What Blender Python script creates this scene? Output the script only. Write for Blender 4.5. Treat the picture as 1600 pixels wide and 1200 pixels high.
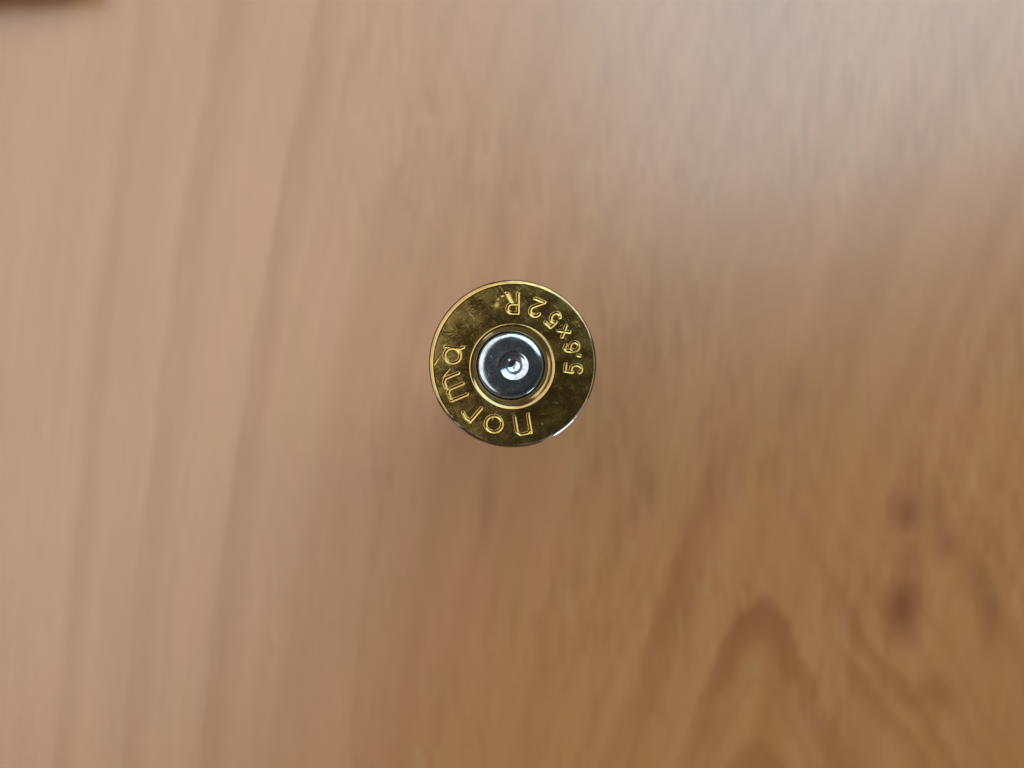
import bpy, math
import numpy as np
from mathutils import Vector

for o in list(bpy.data.objects):
    bpy.data.objects.remove(o)
scene = bpy.context.scene
col = scene.collection
MM = 0.001

# ---------------------------------------------------------------- camera
FPX = 2400.0            # focal length in pixels of the 1600 px wide photograph
CAM_H = 0.149           # lens above the tabletop
HEAD_H = 0.052          # case length: the head of the upturned case is this high
cam_d = bpy.data.cameras.new('camera')
cam = bpy.data.objects.new('camera', cam_d)
col.objects.link(cam)
cam.location = (0, 0, CAM_H)
cam_d.sensor_width = 36.0
cam_d.lens = FPX / 1600 * 36.0
cam_d.clip_start = 0.005
cam_d.clip_end = 20
cam_d.dof.use_dof = True
cam_d.dof.focus_distance = CAM_H - HEAD_H
cam_d.dof.aperture_fstop = 54.0 / 1.2
scene.camera = cam

# ---------------------------------------------------------------- room light
world = bpy.data.worlds.new('World')
scene.world = world
world.use_nodes = True
bg = world.node_tree.nodes['Background']
bg.inputs['Strength'].default_value = 1.0
# plain room: pale walls all round, darkened overhead in place of the unseen phone
wnt = world.node_tree
wtc = wnt.nodes.new('ShaderNodeTexCoord')
wsp = wnt.nodes.new('ShaderNodeSeparateXYZ')
wrp = wnt.nodes.new('ShaderNodeValToRGB')
wnt.links.new(wtc.outputs['Generated'], wsp.inputs[0])
wnt.links.new(wsp.outputs[2], wrp.inputs[0])
wnt.links.new(wrp.outputs[0], bg.inputs['Color'])
wrp.color_ramp.elements[0].position = 0.25
wrp.color_ramp.elements[0].color = (0.36, 0.32, 0.27, 1)
wrp.color_ramp.elements[1].position = 0.95
wrp.color_ramp.elements[1].color = (0.050, 0.046, 0.042, 1)


def area(name, loc, target, sx, sy, radiance, color, roll=0.0):
    l = bpy.data.lights.new(name, 'AREA')
    l.shape = 'RECTANGLE'
    l.size, l.size_y = sx, sy
    l.energy = radiance * math.pi * sx * sy
    l.color = color
    o = bpy.data.objects.new(name, l)
    col.objects.link(o)
    o.location = loc
    d = Vector(target) - Vector(loc)
    q = d.to_track_quat('-Z', 'Y')
    o.rotation_euler = q.to_euler()
    if roll:
        o.rotation_euler.rotate_axis('Z', roll)
    return o


area('window_light', (-0.295, 0.13, 0.60), (-0.295, 0.13, 0), 0.52, 0.70, 2.4, (1.0, 0.965, 0.935), math.radians(-17))
area('skylight', (0.33, 0.40, 0.60), (0.33, 0.40, 0), 0.70, 0.50, 4.6, (0.66, 0.87, 1.0), math.radians(15))
area('far_window', (0.9, -1.1, 0.55), (0, 0, 0.05), 0.4, 0.35, 8.0, (0.62, 0.82, 1.0))

scene.view_settings.view_transform = 'Standard'
scene.view_settings.look = 'None'
scene.view_settings.exposure = 0
scene.view_settings.gamma = 1
scene.view_settings.use_curve_mapping = False


# ---------------------------------------------------------------- node helper
class V:
    """a value socket with arithmetic"""
    def __init__(s, nt, sock):
        s.nt, s.s = nt, sock

    def _op(s, op, *a):
        n = s.nt.nodes.new('ShaderNodeMath')
        n.operation = op
        for i, x in enumerate((s,) + a):
            if isinstance(x, V):
                s.nt.links.new(x.s, n.inputs[i])
            else:
                n.inputs[i].default_value = x
        return V(s.nt, n.outputs[0])

    def __add__(s, o): return s._op('ADD', o)
    __radd__ = __add__
    def __sub__(s, o): return s._op('SUBTRACT', o)
    def __rsub__(s, o): return (s * -1.0) + o
    def __mul__(s, o): return s._op('MULTIPLY', o)
    __rmul__ = __mul__
    def __truediv__(s, o): return s._op('DIVIDE', o)
    def sqrt(s): return s._op('SQRT')
    def abs(s): return s._op('ABSOLUTE')
    def min(s, o): return s._op('MINIMUM', o)
    def max(s, o): return s._op('MAXIMUM', o)
    def exp(s): return s._op('EXPONENT')
    def sq(s): return s * s

    def ramp(s, a, b, lo=0.0, hi=1.0):
        n = s.nt.nodes.new('ShaderNodeMapRange')
        n.interpolation_type = 'SMOOTHSTEP'
        s.nt.links.new(s.s, n.inputs['Value'])
        n.inputs['From Min'].default_value = a
        n.inputs['From Max'].default_value = b
        n.inputs['To Min'].default_value = lo
        n.inputs['To Max'].default_value = hi
        return V(s.nt, n.outputs['Result'])


def combine(nt, x, y, z=0.0):
    n = nt.nodes.new('ShaderNodeCombineXYZ')
    for i, v in enumerate((x, y, z)):
        if isinstance(v, V):
            nt.links.new(v.s, n.inputs[i])
        else:
            n.inputs[i].default_value = v
    return n.outputs[0]


def noise(nt, vec, scale=1.0, detail=2.0, rough=0.5, dist=0.0):
    n = nt.nodes.new('ShaderNodeTexNoise')
    nt.links.new(vec, n.inputs['Vector'])
    n.inputs['Scale'].default_value = scale
    n.inputs['Detail'].default_value = detail
    n.inputs['Roughness'].default_value = rough
    n.inputs['Distortion'].default_value = dist
    return V(nt, n.outputs['Fac'])


def mix(nt, fac, a, b, mode='MIX'):
    n = nt.nodes.new('ShaderNodeMix')
    n.data_type = 'RGBA'
    n.blend_type = mode
    for sock, v in ((n.inputs['Factor'], fac), (n.inputs['A'], a), (n.inputs['B'], b)):
        pass
    ins = [i for i in n.inputs if i.enabled]
    fs = [i for i in n.inputs if i.name == 'Factor' and i.type == 'VALUE'][0]
    ca = [i for i in n.inputs if i.name == 'A' and i.type == 'RGBA'][0]
    cb = [i for i in n.inputs if i.name == 'B' and i.type == 'RGBA'][0]
    for sock, v in ((fs, fac), (ca, a), (cb, b)):
        if isinstance(v, V):
            nt.links.new(v.s, sock)
        elif isinstance(v, (int, float)):
            sock.default_value = v
        elif isinstance(v, tuple):
            sock.default_value = (*v, 1)
        else:
            nt.links.new(v, sock)
    return [o for o in n.outputs if o.type == 'RGBA'][0]


def new_mat(name):
    m = bpy.data.materials.new(name)
    m.use_nodes = True
    nt = m.node_tree
    b = nt.nodes['Principled BSDF']
    return m, nt, b


def obj_coords(nt):
    tc = nt.nodes.new('ShaderNodeTexCoord')
    sp = nt.nodes.new('ShaderNodeSeparateXYZ')
    nt.links.new(tc.outputs['Object'], sp.inputs[0])
    return [V(nt, sp.outputs[i]) for i in range(3)], tc.outputs['Object']


def bump(nt, b, h, strength, dist):
    n = nt.nodes.new('ShaderNodeBump')
    n.inputs['Strength'].default_value = strength
    n.inputs['Distance'].default_value = dist
    nt.links.new(h.s, n.inputs['Height'])
    nt.links.new(n.outputs[0], b.inputs['Normal'])


# ---------------------------------------------------------------- materials
def beech():
    """varnished beech; the figure is laid out on the board in units of 1/16.1 mm"""
    m, nt, b = new_mat('varnished_beech')
    (X, Y, Z), vec = obj_coords(nt)
    K = 16107.0
    x0 = X * K + 800.0
    y0 = Y * (-K) + 600.0
    # gentle waviness
    wob = noise(nt, combine(nt, x0 / 260.0, y0 / 420.0), 1, 2, 0.5) - 0.5
    wob2 = noise(nt, combine(nt, x0 / 40.0, y0 / 110.0, 3.7), 1, 2, 0.5) - 0.5
    x = x0 + wob * 22.0 + wob2 * 9.0
    y = y0 + wob2 * 30.0
    s = y * -0.23 + y.sq() * 0.00006
    s = s.max(-400.0)
    q = (x - s * 0.454) / (s * 0.00106 + 1.0)

    def band(c, left, right, var):
        d = q - c
        up = d.ramp(-left, 0.0)
        dn = d.ramp(right * 0.3, right, 1.0, 0.0)
        am = noise(nt, combine(nt, q / 30.0, y / 160.0, var), 1, 2).ramp(0.25, 0.7, 0.55, 1.0)
        return up * dn * am

    streak = band(503.0, 10.0, 62.0, 1.0) * 1.0
    streak = streak.max(band(350.0, 16.0, 58.0, 2.0) * 0.85)
    streak = streak.max(band(224.0, 10.0, 42.0, 3.0) * 0.7)
    streak = streak.max(band(15.0, 30.0, 60.0, 4.0) * 0.35)
    streak = streak.max(band(690.0, 40.0, 60.0, 5.0) * 0.22)
    streak = streak.max(band(-160.0, 20.0, 60.0, 6.0) * 0.8)
    streak = streak.max(band(-330.0, 25.0, 80.0, 7.0) * 0.7)

    # cathedral figure
    dx = x - 1185.0
    rt = (dx.sq() + 1600.0).sqrt() - 40.0
    slope = dx.ramp(-40.0, 40.0, 2.7, 2.35) - dx.ramp(90.0, 260.0, 0.0, 0.55)
    rag = noise(nt, combine(nt, x0 / 60.0, y0 / 80.0, 51.0), 1, 2, 0.6) - 0.5
    g = y - rt * slope + rag * 70.0
    away = ((dx / 82.0).sq() * -1.0).exp()
    away2 = ((dx / 330.0).sq() * -1.0).exp()

    def ring(c, w1, w2):
        d = g - c
        return d.ramp(-w1, 0.0) * d.ramp(0.0, w2, 1.0, 0.0)
    arch = ring(945.0, 32.0, 120.0) * (away * 0.72 + away2 * 0.22)
    arch = arch.max(ring(1170.0, 40.0, 90.0) * away2 * 0.5)
    leftleg = dx.ramp(-60.0, 10.0, 1.0, 0.0)
    arch = arch.max(ring(650.0, 60.0, 110.0) * away2 * (leftleg * 0.42 + 0.06))
    arch = arch.max(ring(795.0, 25.0, 60.0) * away2 * (1.0 - leftleg) * dx.ramp(80.0, 170.0) * 0.55)
    arch = arch.max(ring(715.0, 20.0, 50.0) * away2 * (1.0 - leftleg) * dx.ramp(80.0, 170.0) * 0.5)
    arch = arch.max(ring(1440.0, 40.0, 120.0) * away2 * 0.6)
    arch = arch.max(ring(1750.0, 40.0, 120.0) * away2 * 0.6)
    catmask = x.ramp(640.0, 1000.0) * y.ramp(560.0, 900.0)
    gn = noise(nt, combine(nt, g / 55.0, x / 900.0, 9.0), 1, 3).ramp(0.45, 0.75) * catmask

    def spot(cx, cy, rx, ry, k):
        r2 = ((x - cx) / rx).sq() + ((y - cy) / ry).sq()
        return (r2 * -1.0).exp() * k
    sp = spot(1413, 948, 26, 48, 1.0)
    for a in ((1420, 800, 26, 36, .8), (1420, 872, 16, 40, .45), (1482, 855, 20, 26, .5), (1548, 955, 18, 62, .5), (1012, 760, 18, 40, .4),
              (1195, 30, 60, 110, .22), (1160, 225, 26, 30, .2), (1135, 340, 24, 60, .15), (760, 780, 14, 60, .4),
              (1238, 610, 26, 40, .3), (1455, 1085, 46, 26, .4), (1530, 905, 14, 60, .3)):
        sp = sp.max(spot(*a))

    # ray flecks: short, narrow, along the grain
    f1 = noise(nt, combine(nt, x / 13.0, y / 62.0, 1.3), 1, 1.0, 0.5).ramp(0.55, 0.70)
    f2 = noise(nt, combine(nt, x / 24.0, y / 170.0, 8.3), 1, 1.0, 0.5).ramp(0.54, 0.76)
    fl = noise(nt, combine(nt, x / 17.0, y / 75.0, 14.3), 1, 1.0, 0.5).ramp(0.55, 0.75)
    fmask = noise(nt, combine(nt, x / 300.0, y / 300.0, 2.3), 1, 1).ramp(0.35, 0.65, 0.25, 1.0)
    fmask = fmask * x.ramp(380.0, 720.0, 0.3, 1.0)
    broad = noise(nt, combine(nt, q / 70.0, y / 900.0, 5.0), 1, 3, 0.55)
    hue = noise(nt, combine(nt, x / 60.0, y / 260.0, 21.0), 1, 2, 0.5)
    fine = noise(nt, combine(nt, x / 4.0, y / 60.0, 31.0), 1, 3, 0.6)

    c = mix(nt, hue.ramp(0.36, 0.64), (0.388, 0.180, 0.058), (0.402, 0.176, 0.067))
    c = mix(nt, broad.ramp(0.35, 0.68), c, (0.352, 0.152, 0.046))
    c = mix(nt, (streak * 0.80).min(1.0), c, (0.290, 0.105, 0.012))
    c = mix(nt, (f1.max(f2) * fmask * 0.36).min(1.0), c, (0.240, 0.092, 0.020))
    c = mix(nt, fl * fmask * 0.38, c, (0.42, 0.230, 0.100))
    c = mix(nt, gn * 0.20, c, (0.190, 0.070, 0.016))
    c = mix(nt, (arch * 0.72).min(1.0), c, (0.205, 0.060, 0.010))
    c = mix(nt, (sp * 0.80).min(1.0), c, (0.140, 0.038, 0.005))
    c = mix(nt, fine.ramp(0.3, 0.8, 0.0, 0.16), c, (0.20, 0.090, 0.032))
    nt.links.new(c, b.inputs['Base Color'])
    b.inputs['Roughness'].default_value = 0.27
    b.inputs['IOR'].default_value = 1.82
    return m


def brass(name, face=False):
    m, nt, b = new_mat(name)
    (X, Y, Z), vec = obj_coords(nt)
    blot = noise(nt, vec, 900, 4, 0.6, 0.3)
    patch = noise(nt, vec, 330, 3, 0.55, 0.2)
    speck = noise(nt, vec, 4200, 2, 0.6)
    c = mix(nt, patch.ramp(0.35, 0.68), (0.42, 0.292, 0.092), (0.29, 0.195, 0.058))
    c = mix(nt, blot.ramp(0.50, 0.75, 0, 0.55), c, (0.21, 0.14, 0.040))
    c = mix(nt, speck.ramp(0.60, 0.8, 0, 0.35), c, (0.20, 0.13, 0.04))
    # fine scratches, long in one direction each
    s1 = noise(nt, combine(nt, (X * 0.8 + Y * 0.6) * 22000.0, (Y * 0.8 - X * 0.6) * 1300.0, 1.0), 1, 2).ramp(0.62, 0.72)
    s2 = noise(nt, combine(nt, (X * 0.5 - Y * 0.87) * 26000.0, (Y * 0.5 + X * 0.87) * 1100.0, 5.0), 1, 2).ramp(0.63, 0.73)
    scr = s1.max(s2)
    c = mix(nt, scr * 0.15, c, (0.62, 0.48, 0.20))
    if face:
        # bluish glint painted into the rim edge at lower right, grey patches lower left
        rad = (X.sq() + Y.sq()).sqrt()
        edge = rad.ramp(0.005185, 0.005225)
        at = Y._op('ARCTAN2', X) * (180.0 / math.pi)
        jag = (noise(nt, vec, 1400, 3, 0.6) - 0.5) * 26.0
        p1 = ((at + jag + 47.0).abs()).ramp(16.0, 24.0, 1.0, 0.0)
        p2 = ((at + jag + 131.0).abs()).ramp(4.0, 14.0, 0.7, 0.0)
        p3 = ((at + jag + 158.0).abs()).ramp(1.0, 6.0, 0.6, 0.0)
        dull = noise(nt, vec, 700, 3, 0.6).ramp(0.3, 0.65, 0.35, 0.95)
        c = mix(nt, rad.ramp(0.00506, 0.00514) * dull, c, (0.20, 0.15, 0.085))
        prad = (X.sq() + (Y + 0.0002).sq()).sqrt()
        c = mix(nt, prad.ramp(0.00264, 0.00268, 1.0, 0.0) * dull, c, (0.26, 0.195, 0.10))
        c = mix(nt, edge * p1.max(p2).max(p3), c, (0.62, 0.70, 0.78))
    nt.links.new(c, b.inputs['Base Color'])
    b.inputs['Metallic'].default_value = 1
    r = blot.ramp(0.35, 0.7, 0.11, 0.18) + scr * 0.03
    nt.links.new(r.s, b.inputs['Roughness'])
    if face:
        bump(nt, b, blot * 0.6 + speck * 0.2 + patch * 1.2 - scr * 0.10, 0.12, 0.00005)
    else:
        bump(nt, b, blot, 0.2, 0.00004)
    return m


def nickel():
    m, nt, b = new_mat('nickel_plate')
    (X, Y, Z), vec = obj_coords(nt)
    blot = noise(nt, vec, 1500, 4, 0.65, 0.4)
    speck = noise(nt, vec, 5200, 3, 0.6, 0.5)
    c = mix(nt, blot.ramp(0.38, 0.66), (0.36, 0.41, 0.46), (0.26, 0.30, 0.34))
    c = mix(nt, speck.ramp(0.54, 0.72, 0, 0.45), c, (0.60, 0.64, 0.68))
    nt.links.new(c, b.inputs['Base Color'])
    b.inputs['Metallic'].default_value = 1
    r = blot.ramp(0.40, 0.70, 0.11, 0.16)
    nt.links.new(r.s, b.inputs['Roughness'])
    bump(nt, b, blot * 0.7 + speck * 0.35, 0.055, 0.00005)
    return m


def dark_wood():
    m, nt, b = new_mat('dark_brown_wood')
    (X, Y, Z), vec = obj_coords(nt)
    n1 = noise(nt, combine(nt, X * 120.0, Y * 900.0, Z * 900.0), 1, 4, 0.6)
    c = mix(nt, n1.ramp(0.3, 0.7), (0.30, 0.14, 0.045), (0.19, 0.085, 0.028))
    nt.links.new(c, b.inputs['Base Color'])
    b.inputs['Roughness'].default_value = 0.5
    bump(nt, b, n1, 0.3, 0.0002)
    return m


M_BEECH = beech()
M_BRASS = brass('aged_brass')
M_HEAD = brass('stamped_brass', True)
M_NICKEL = nickel()
M_DARK = dark_wood()


# ---------------------------------------------------------------- mesh helper
def mesh_obj(name, verts, faces, mat, parent=None, smooth=True):
    me = bpy.data.meshes.new(name)
    me.from_pydata([tuple(v) for v in verts], [], faces)
    me.update()
    if smooth:
        me.polygons.foreach_set('use_smooth', [True] * len(me.polygons))
    me.materials.append(mat)
    o = bpy.data.objects.new(name, me)
    col.objects.link(o)
    if parent:
        o.parent = parent
    return o


def rounded_box(name, sx, sy, sz, r, mat, seg=4):
    """box standing on z = 0 with rounded edges"""
    import bmesh
    bm = bmesh.new()
    bmesh.ops.create_cube(bm, size=1)
    for v in bm.verts:
        v.co = Vector((v.co.x * sx, v.co.y * sy, (v.co.z + .5) * sz))
    bmesh.ops.bevel(bm, geom=bm.edges[:], offset=r, segments=seg, profile=.5, affect='EDGES')
    me = bpy.data.meshes.new(name)
    bm.to_mesh(me)
    bm.free()
    me.polygons.foreach_set('use_smooth', [True] * len(me.polygons))
    me.materials.append(mat)
    o = bpy.data.objects.new(name, me)
    col.objects.link(o)
    return o


# ---------------------------------------------------------------- the surface
table = rounded_box('tabletop', 1.2, 0.8, 0.026, 0.003, M_BEECH)
table.location = (0, 0, -0.026)
table['kind'] = 'structure'
table['label'] = 'varnished beech tabletop with brown grain streaks and arched figure'

# ---------------------------------------------------------------- the cartridge case
case = bpy.data.objects.new('cartridge_case', None)
col.objects.link(case)
case.empty_display_size = 0.005
case.location = (0.04 * MM, 1.29 * MM, 0)
case['label'] = 'upturned brass rifle cartridge case with stamped head and dented silver primer'
case['category'] = 'cartridge case'

TOP = HEAD_H / MM        # mm
NA = 1200
ang = np.linspace(0, 2 * np.pi, NA, endpoint=False)
ca, sa = np.cos(ang), np.sin(ang)


def loft(rings, close_last=False):
    """rings: list of (cx, cy, r, z) in mm -> verts, faces (normals up / outward going outward)"""
    n = len(rings)
    V_ = np.zeros((n, NA, 3))
    for i, (cx, cy, r, z) in enumerate(rings):
        V_[i, :, 0] = cx + r * ca
        V_[i, :, 1] = cy + r * sa
        V_[i, :, 2] = z
    V_ = V_.reshape(-1, 3) * MM
    a = np.arange(NA)
    b = (a + 1) % NA
    F = []
    for i in range(n - 1):
        F.append(np.stack([i * NA + a, (i + 1) * NA + a, (i + 1) * NA + b, i * NA + b], 1))
    return V_, np.concatenate(F).tolist()


# --- strokes of the head stamp, in mm, letters drawn upright from (0, 0)
def arc(cx, cy, rx, ry, a0, a1, n=14):
    t = np.radians(np.linspace(a0, a1, n))
    return [(cx + rx * math.cos(k), cy + ry * math.sin(k)) for k in t]


def glyph(ch, w, h):
    G = {
        'n': [[(0, 0), (0, h)], [(0, h * .86), (w * .25, h), (w * .8, h), (w, h * .84), (w, 0)]],
        'o': [arc(w / 2, h / 2, w / 2, h / 2, 0, 360, 26)],
        'r': [[(0, 0), (0, h)], [(0, h * .94), (w * .45, h * .98), (w, h * .84)]],
        'm': [[(0, 0), (0, h)], [(0, h * .9), (w * .15, h), (w * .38, h), (w * .5, h * .86), (w * .5, 0)],
              [(w * .5, h * .86), (w * .62, h), (w * .85, h), (w, h * .84), (w, 0)]],
        'a': [arc(w * .46, h * .52, w * .46, h * .47, 0, 360, 26), [(w * .94, h), (w * .95, h * .12), (w * 1.06, -h * .06)]],
        '5': [[(w * .95, h), (w * .12, h), (w * .05, h * .55)],
              [(w * .05, h * .55)] + arc(w * .46, h * .34, w * .5, h * .32, 125, -140, 16)],
        '.': [[(0, 0), (0.05, 0.12)]],
        '6': [arc(w / 2, h * .30, w * .5, h * .30, 0, 360, 22),
              [(w * .0, h * .32), (w * .04, h * .62), (w * .28, h * .93), (w * .62, h), (w * .92, h * .86)]],
        'x': [[(0, 0), (w, h)], [(0, h), (w, 0)]],
        '2': [arc(w * .5, h * .68, w * .48, h * .32, 165, -25, 14) + [(0, 0), (w, 0)]],
        'R': [[(0, 0), (0, h), (w * .6, h)], arc(w * .58, h * .76, w * .40, h * .24, 90, -90, 12) + [(0, h * .52)],
              [(w * .5, h * .52), (w * 1.0, 0)]],
    }
    return G[ch]


STAMP = [  # char, radius mm, angle deg, width, height, tops outward
    ('n', 3.93, -80.4, 0.86, 1.16, True), ('o', 4.00, -107.0, 1.04, 1.02, True),
    ('r', 4.00, -130.5, 0.70, 1.12, True), ('m', 3.92, -157.7, 1.46, 1.08, True),
    ('a', 3.80, 172.0, 1.02, 1.06, True),
    ('5', 3.88, -5.0, 0.52, 1.06, False), ('.', 4.22, 6.6, 0.05, 0.12, False),
    ('6', 3.88, 15.2, 0.54, 0.90, False), ('x', 3.83, 31.6, 0.46, 0.56, False),
    ('5', 3.80, 46.9, 0.54, 1.00, False), ('2', 3.80, 66.4, 0.66, 1.06, False),
    ('R', 3.78, 89.8, 0.68, 1.22, False)]


def placed(st):
    ch, r, th, w, h, out = st
    t = math.radians(th)
    rad = np.array([math.cos(t), math.sin(t)])
    tan = np.array([-math.sin(t), math.cos(t)])
    up, right = (rad, -tan) if out else (-rad, tan)
    c = rad * r
    res = []
    for pl in glyph(ch, w, h):
        res.append([c + right * (px - w / 2) + up * (py - h / 2) for px, py in pl])
    return res


NT = 190
PC, PR = np.array([0.0, -0.20]), 2.67        # edge of the primer pocket
FC, FR = np.array([0.08, -0.055]), 5.11       # edge of the flat head
T = np.linspace(0, 1, NT)[:, None]
gx = (PC[0] + PR * ca) * (1 - T) + (FC[0] + FR * ca) * T
gy = (PC[1] + PR * sa) * (1 - T) + (FC[1] + FR * sa) * T
P = np.stack([gx.ravel(), gy.ravel()], 1)
DIST = []
for st in STAMP:
    d = np.full(len(P), 9.0)
    for pl in placed(st):
        for A, B in zip(pl[:-1], pl[1:]):
            ab = B - A
            t = np.clip(((P - A) @ ab) / max(ab @ ab, 1e-9), 0, 1)
            d = np.minimum(d, np.hypot(*(P - A - t[:, None] * ab).T))
    DIST.append(d)
DIST = np.array(DIST)
near = DIST.argmin(0)
dm = DIST.min(0)
HW, LIP = 0.068, 0.13


def sstep(e0, e1, v):
    t = np.clip((v - e0) / (e1 - e0), 0, 1)
    return t * t * (3 - 2 * t)


rngs = np.random.default_rng(4)
# stamping depth differs from one side of the head to the other
dep = 0.019 + 0.007 * np.sin(np.arctan2(P[:, 1], P[:, 0]) * 3 + 1)
z = -dep * (1 - sstep(0.0, HW, dm))
z += 0.004 * sstep(HW - 0.02, HW + 0.04, dm) * (1 - sstep(HW + 0.04, LIP, dm))
# slight dishing of the worn head
rr = np.hypot(P[:, 0], P[:, 1])
z += -0.006 * ((rr - 3.9) / 1.3) ** 2
# knocks and nicks
for k in range(26):
    a, r_ = rngs.uniform(0, 2 * np.pi), rngs.uniform(2.9, 5.0)
    c = np.array([r_ * np.cos(a), r_ * np.sin(a)])
    L, wd, an = rngs.uniform(.06, .35), rngs.uniform(.02, .05), rngs.uniform(0, np.pi)
    u = (P - c) @ np.array([np.cos(an), np.sin(an)])
    v = (P - c) @ np.array([-np.sin(an), np.cos(an)])
    z -= rngs.uniform(.001, .006) * np.exp(-(u / L) ** 2 - (v / wd) ** 2)
# a cluster of dents beside the R
for cx, cy, sz, dd in ((-.66, 4.28, .06, .009), (-.95, 4.08, .055, .010), (-1.15, 3.75, .2, .014), (-.5, 4.5, .05, .006)):
    z -= dd * np.exp(-(((P[:, 0] - cx) / sz) ** 2 + ((P[:, 1] - cy) / sz) ** 2))
VG = np.column_stack([P, z + TOP]) * MM
fade = np.repeat(T.ravel(), NA)
VG[:, 2] = TOP * MM + z * MM * sstep(0, .03, fade) * (1 - sstep(.97, 1, fade))

a_ = np.arange(NA)
b_ = (a_ + 1) % NA
FG = np.concatenate([np.stack([i * NA + a_, (i + 1) * NA + a_, (i + 1) * NA + b_, i * NA + b_], 1) for i in range(NT - 1)])
fd = dm[FG].max(1)
owner = np.where(fd < LIP, near[FG[:, 0]], -1)
owner[(FG[:, 0] // NA < 6) | (FG[:, 0] // NA > NT - 8)] = -1


def submesh(sel):
    f = FG[sel]
    ids, inv = np.unique(f, return_inverse=True)
    return VG[ids], inv.reshape(f.shape)


# head: the plain part of the face, the edge of the rim and the pocket wall
hv, hf = submesh(owner == -1)
n0 = len(hv)
wob = lambda i: 0.012 * np.sin(3 * ang + i) + 0.008 * np.sin(11 * ang + 2 * i) + 0.006 * np.sin(29 * ang + i)
rings_rim = [(FC[0], FC[1], FR, TOP), (0.07, -0.05, 5.14, TOP - 0.006), (0.05, -0.035, 5.19, TOP - 0.020), (0.025, -0.015, 5.24, TOP - 0.040),
             (0.01, -0.005, 5.275, TOP - 0.068), (0, 0, 5.295, TOP - 0.11), (0, 0, 5.30, TOP - 0.20), (0, 0, 5.30, TOP - 1.35), (0, 0, 5.22, TOP - 1.48), (0, 0, 5.10, TOP - 1.5), (0, 0, 4.60, TOP - 1.5)]
rv, rf = loft(rings_rim)
# nicked edge
rv = rv.reshape(len(rings_rim), NA, 3)
for i in (1, 2, 3):
    rv[i, :, 2] -= np.abs(wob(i)) * MM * 0.5
    nick = np.zeros(NA)
    for k in range(16):
        c = rngs.uniform(0, 2 * np.pi)
        dd = np.abs((ang - c + np.pi) % (2 * np.pi) - np.pi)
        nick += rngs.uniform(.002, .009) * np.exp(-(dd / rngs.uniform(.015, .06)) ** 2)
    rv[i, :, 2] -= nick * MM
rv = rv.reshape(-1, 3)
rings_pk = [(PC[0], PC[1], PR, TOP), (PC[0], PC[1], 2.64, TOP - 0.007), (0, -.195, 2.59, TOP - 0.021), (0, -.19, 2.535, TOP - 0.04), (-.01, -.18, 2.48, TOP - 0.075),
            (-.05, -.16, 2.34, TOP - 0.17), (-.12, -.125, 2.17, TOP - 0.25), (-.13, -.12, 2.14, TOP - 0.32), (-.13, -.12, 2.14, TOP - 2.9), (-.13, -.1, 0.3, TOP - 2.9)]
pv, pf = loft(rings_pk)
pf = [f[::-1] for f in pf]
verts = np.concatenate([hv, rv, pv])
faces = hf.tolist() + [[i + n0 for i in f] for f in rf] + [[i + n0 + len(rv) for i in f] for f in pf]
head = mesh_obj('case_head', verts, faces, M_HEAD, case)
head['label'] = 'flat olive brass head with stamped lettering and a nicked rim'

for i, st in enumerate(STAMP):
    sel = owner == i
    if not sel.any():
        continue
    v, f = submesh(sel)
    nm = 'stamped_digit' if st[0].isdigit() else ('stamped_point' if st[0] == '.' else 'stamped_letter')
    mesh_obj(nm, v, f.tolist(), M_HEAD, head)

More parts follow.
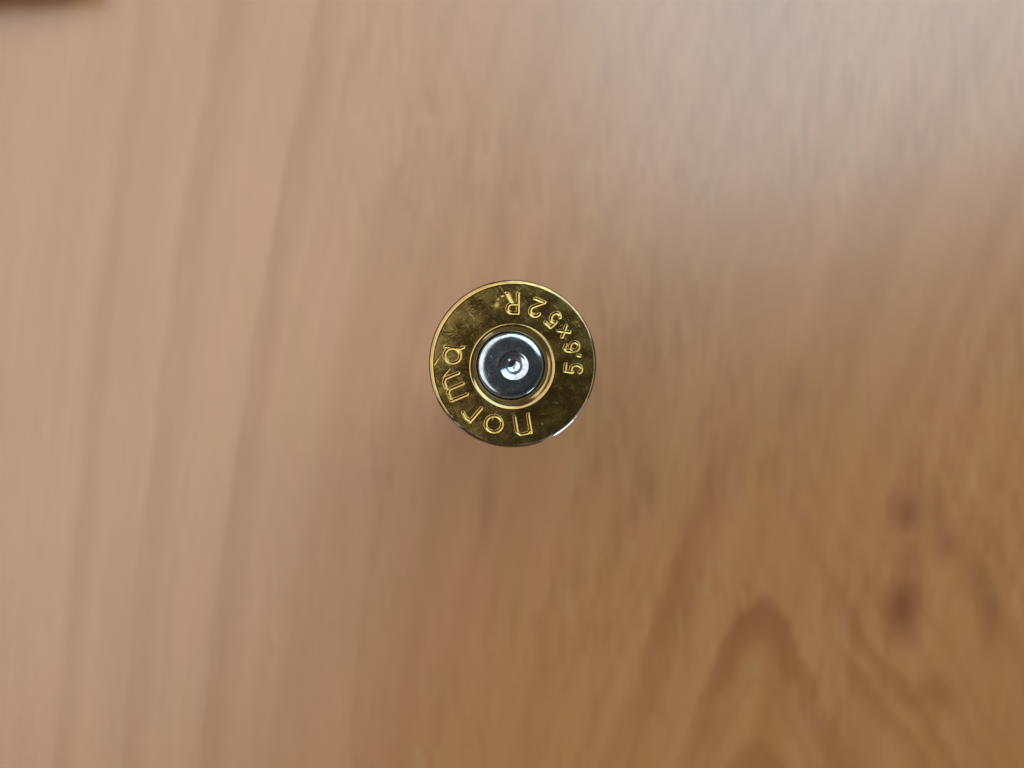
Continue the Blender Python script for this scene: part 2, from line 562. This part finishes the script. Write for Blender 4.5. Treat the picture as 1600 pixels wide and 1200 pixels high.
# --- tapered wall of the case down to the mouth on the table
NA_save, NA = NA, 128
ang = np.linspace(0, 2 * np.pi, NA, endpoint=False)
ca, sa = np.cos(ang), np.sin(ang)
wall = [(0, 0, 4.55, TOP - 1.5), (0, 0, 4.68, TOP - 1.7), (0, 0, 4.70, TOP - 2.6), (0, 0, 4.62, TOP - 14), (0, 0, 4.50, TOP - 36.2), (0, 0, 4.40, TOP - 36.8),
        (0, 0, 3.30, TOP - 40.6), (0, 0, 3.18, TOP - 41.2), (0, 0, 3.13, 0.06), (0, 0, 3.09, 0.0), (0, 0, 2.86, 0.0), (0, 0, 2.83, 0.06), (0, 0, 2.83, TOP - 41.2), (0, 0, 2.95, TOP - 40.6),
        (0, 0, 4.05, TOP - 36.8), (0, 0, 4.1, TOP - 30), (0, 0, 3.8, TOP - 6), (0, 0, 2.4, TOP - 4.2), (0, 0, 0.9, TOP - 4.1)]
wv, wf = loft(wall)
body = mesh_obj('case_wall', wv, wf, M_BRASS, case)

# --- primer: rounded cup pressed into the pocket, struck off-centre
NA = 160
ang = np.linspace(0, 2 * np.pi, NA, endpoint=False)
ca, sa = np.cos(ang), np.sin(ang)
PZ = TOP - 0.10
DX, DY = 0.08, -0.13       # the dent
QX, QY = -0.13, -0.12      # the cup
prof = [(.02, -.290), (.10, -.289), (.20, -.280), (.30, -.262), (.38, -.238), (.44, -.208), (.485, -.17), (.51, -.135), (.535, -.112), (.57, -.098), (.66, -.072), (.75, -.044), (.81, -.022), (.86, -.004),
        (.93, .004), (1.02, .002)]
rings = [(DX, DY, r, PZ + zz) for r, zz in prof]
prof2 = [(1.30, .0), (1.60, .0), (1.78, -.002), (1.84, -.008), (1.91, -.024), (1.98, -.046), (2.04, -.074), (2.08, -.11), (2.11, -.18), (2.12, -.30), (2.12, -2.4), (1.9, -2.6), (.1, -2.6)]
for r, zz in prof2:
    k = min(max((r - 1.02) / .7, 0), 1)
    rings.append((DX * (1 - k) + QX * k, DY * (1 - k) + QY * k, r, PZ + zz))
qv, qf = loft(rings)
qv = np.concatenate([qv, [[DX * MM, DY * MM, (PZ - .50) * MM]]])
ci = len(qv) - 1
qf = qf + [[ci, k, (k + 1) % NA] for k in range(NA)]
primer = mesh_obj('primer', qv, qf, M_NICKEL, case)
primer['label'] = 'round silver primer with a deep firing-pin dent'

# ---------------------------------------------------------------- brown block at the corner
block = rounded_box('wooden_block', 0.060, 0.022, 0.007, 0.0012, M_DARK)
block.location = (-0.0412 - 0.030, 0.0360 + 0.0115, 0)
block.rotation_euler = (0, 0, math.radians(3))
block['label'] = 'dark brown wooden block lying on the tabletop, mostly cut off'
block['category'] = 'block'
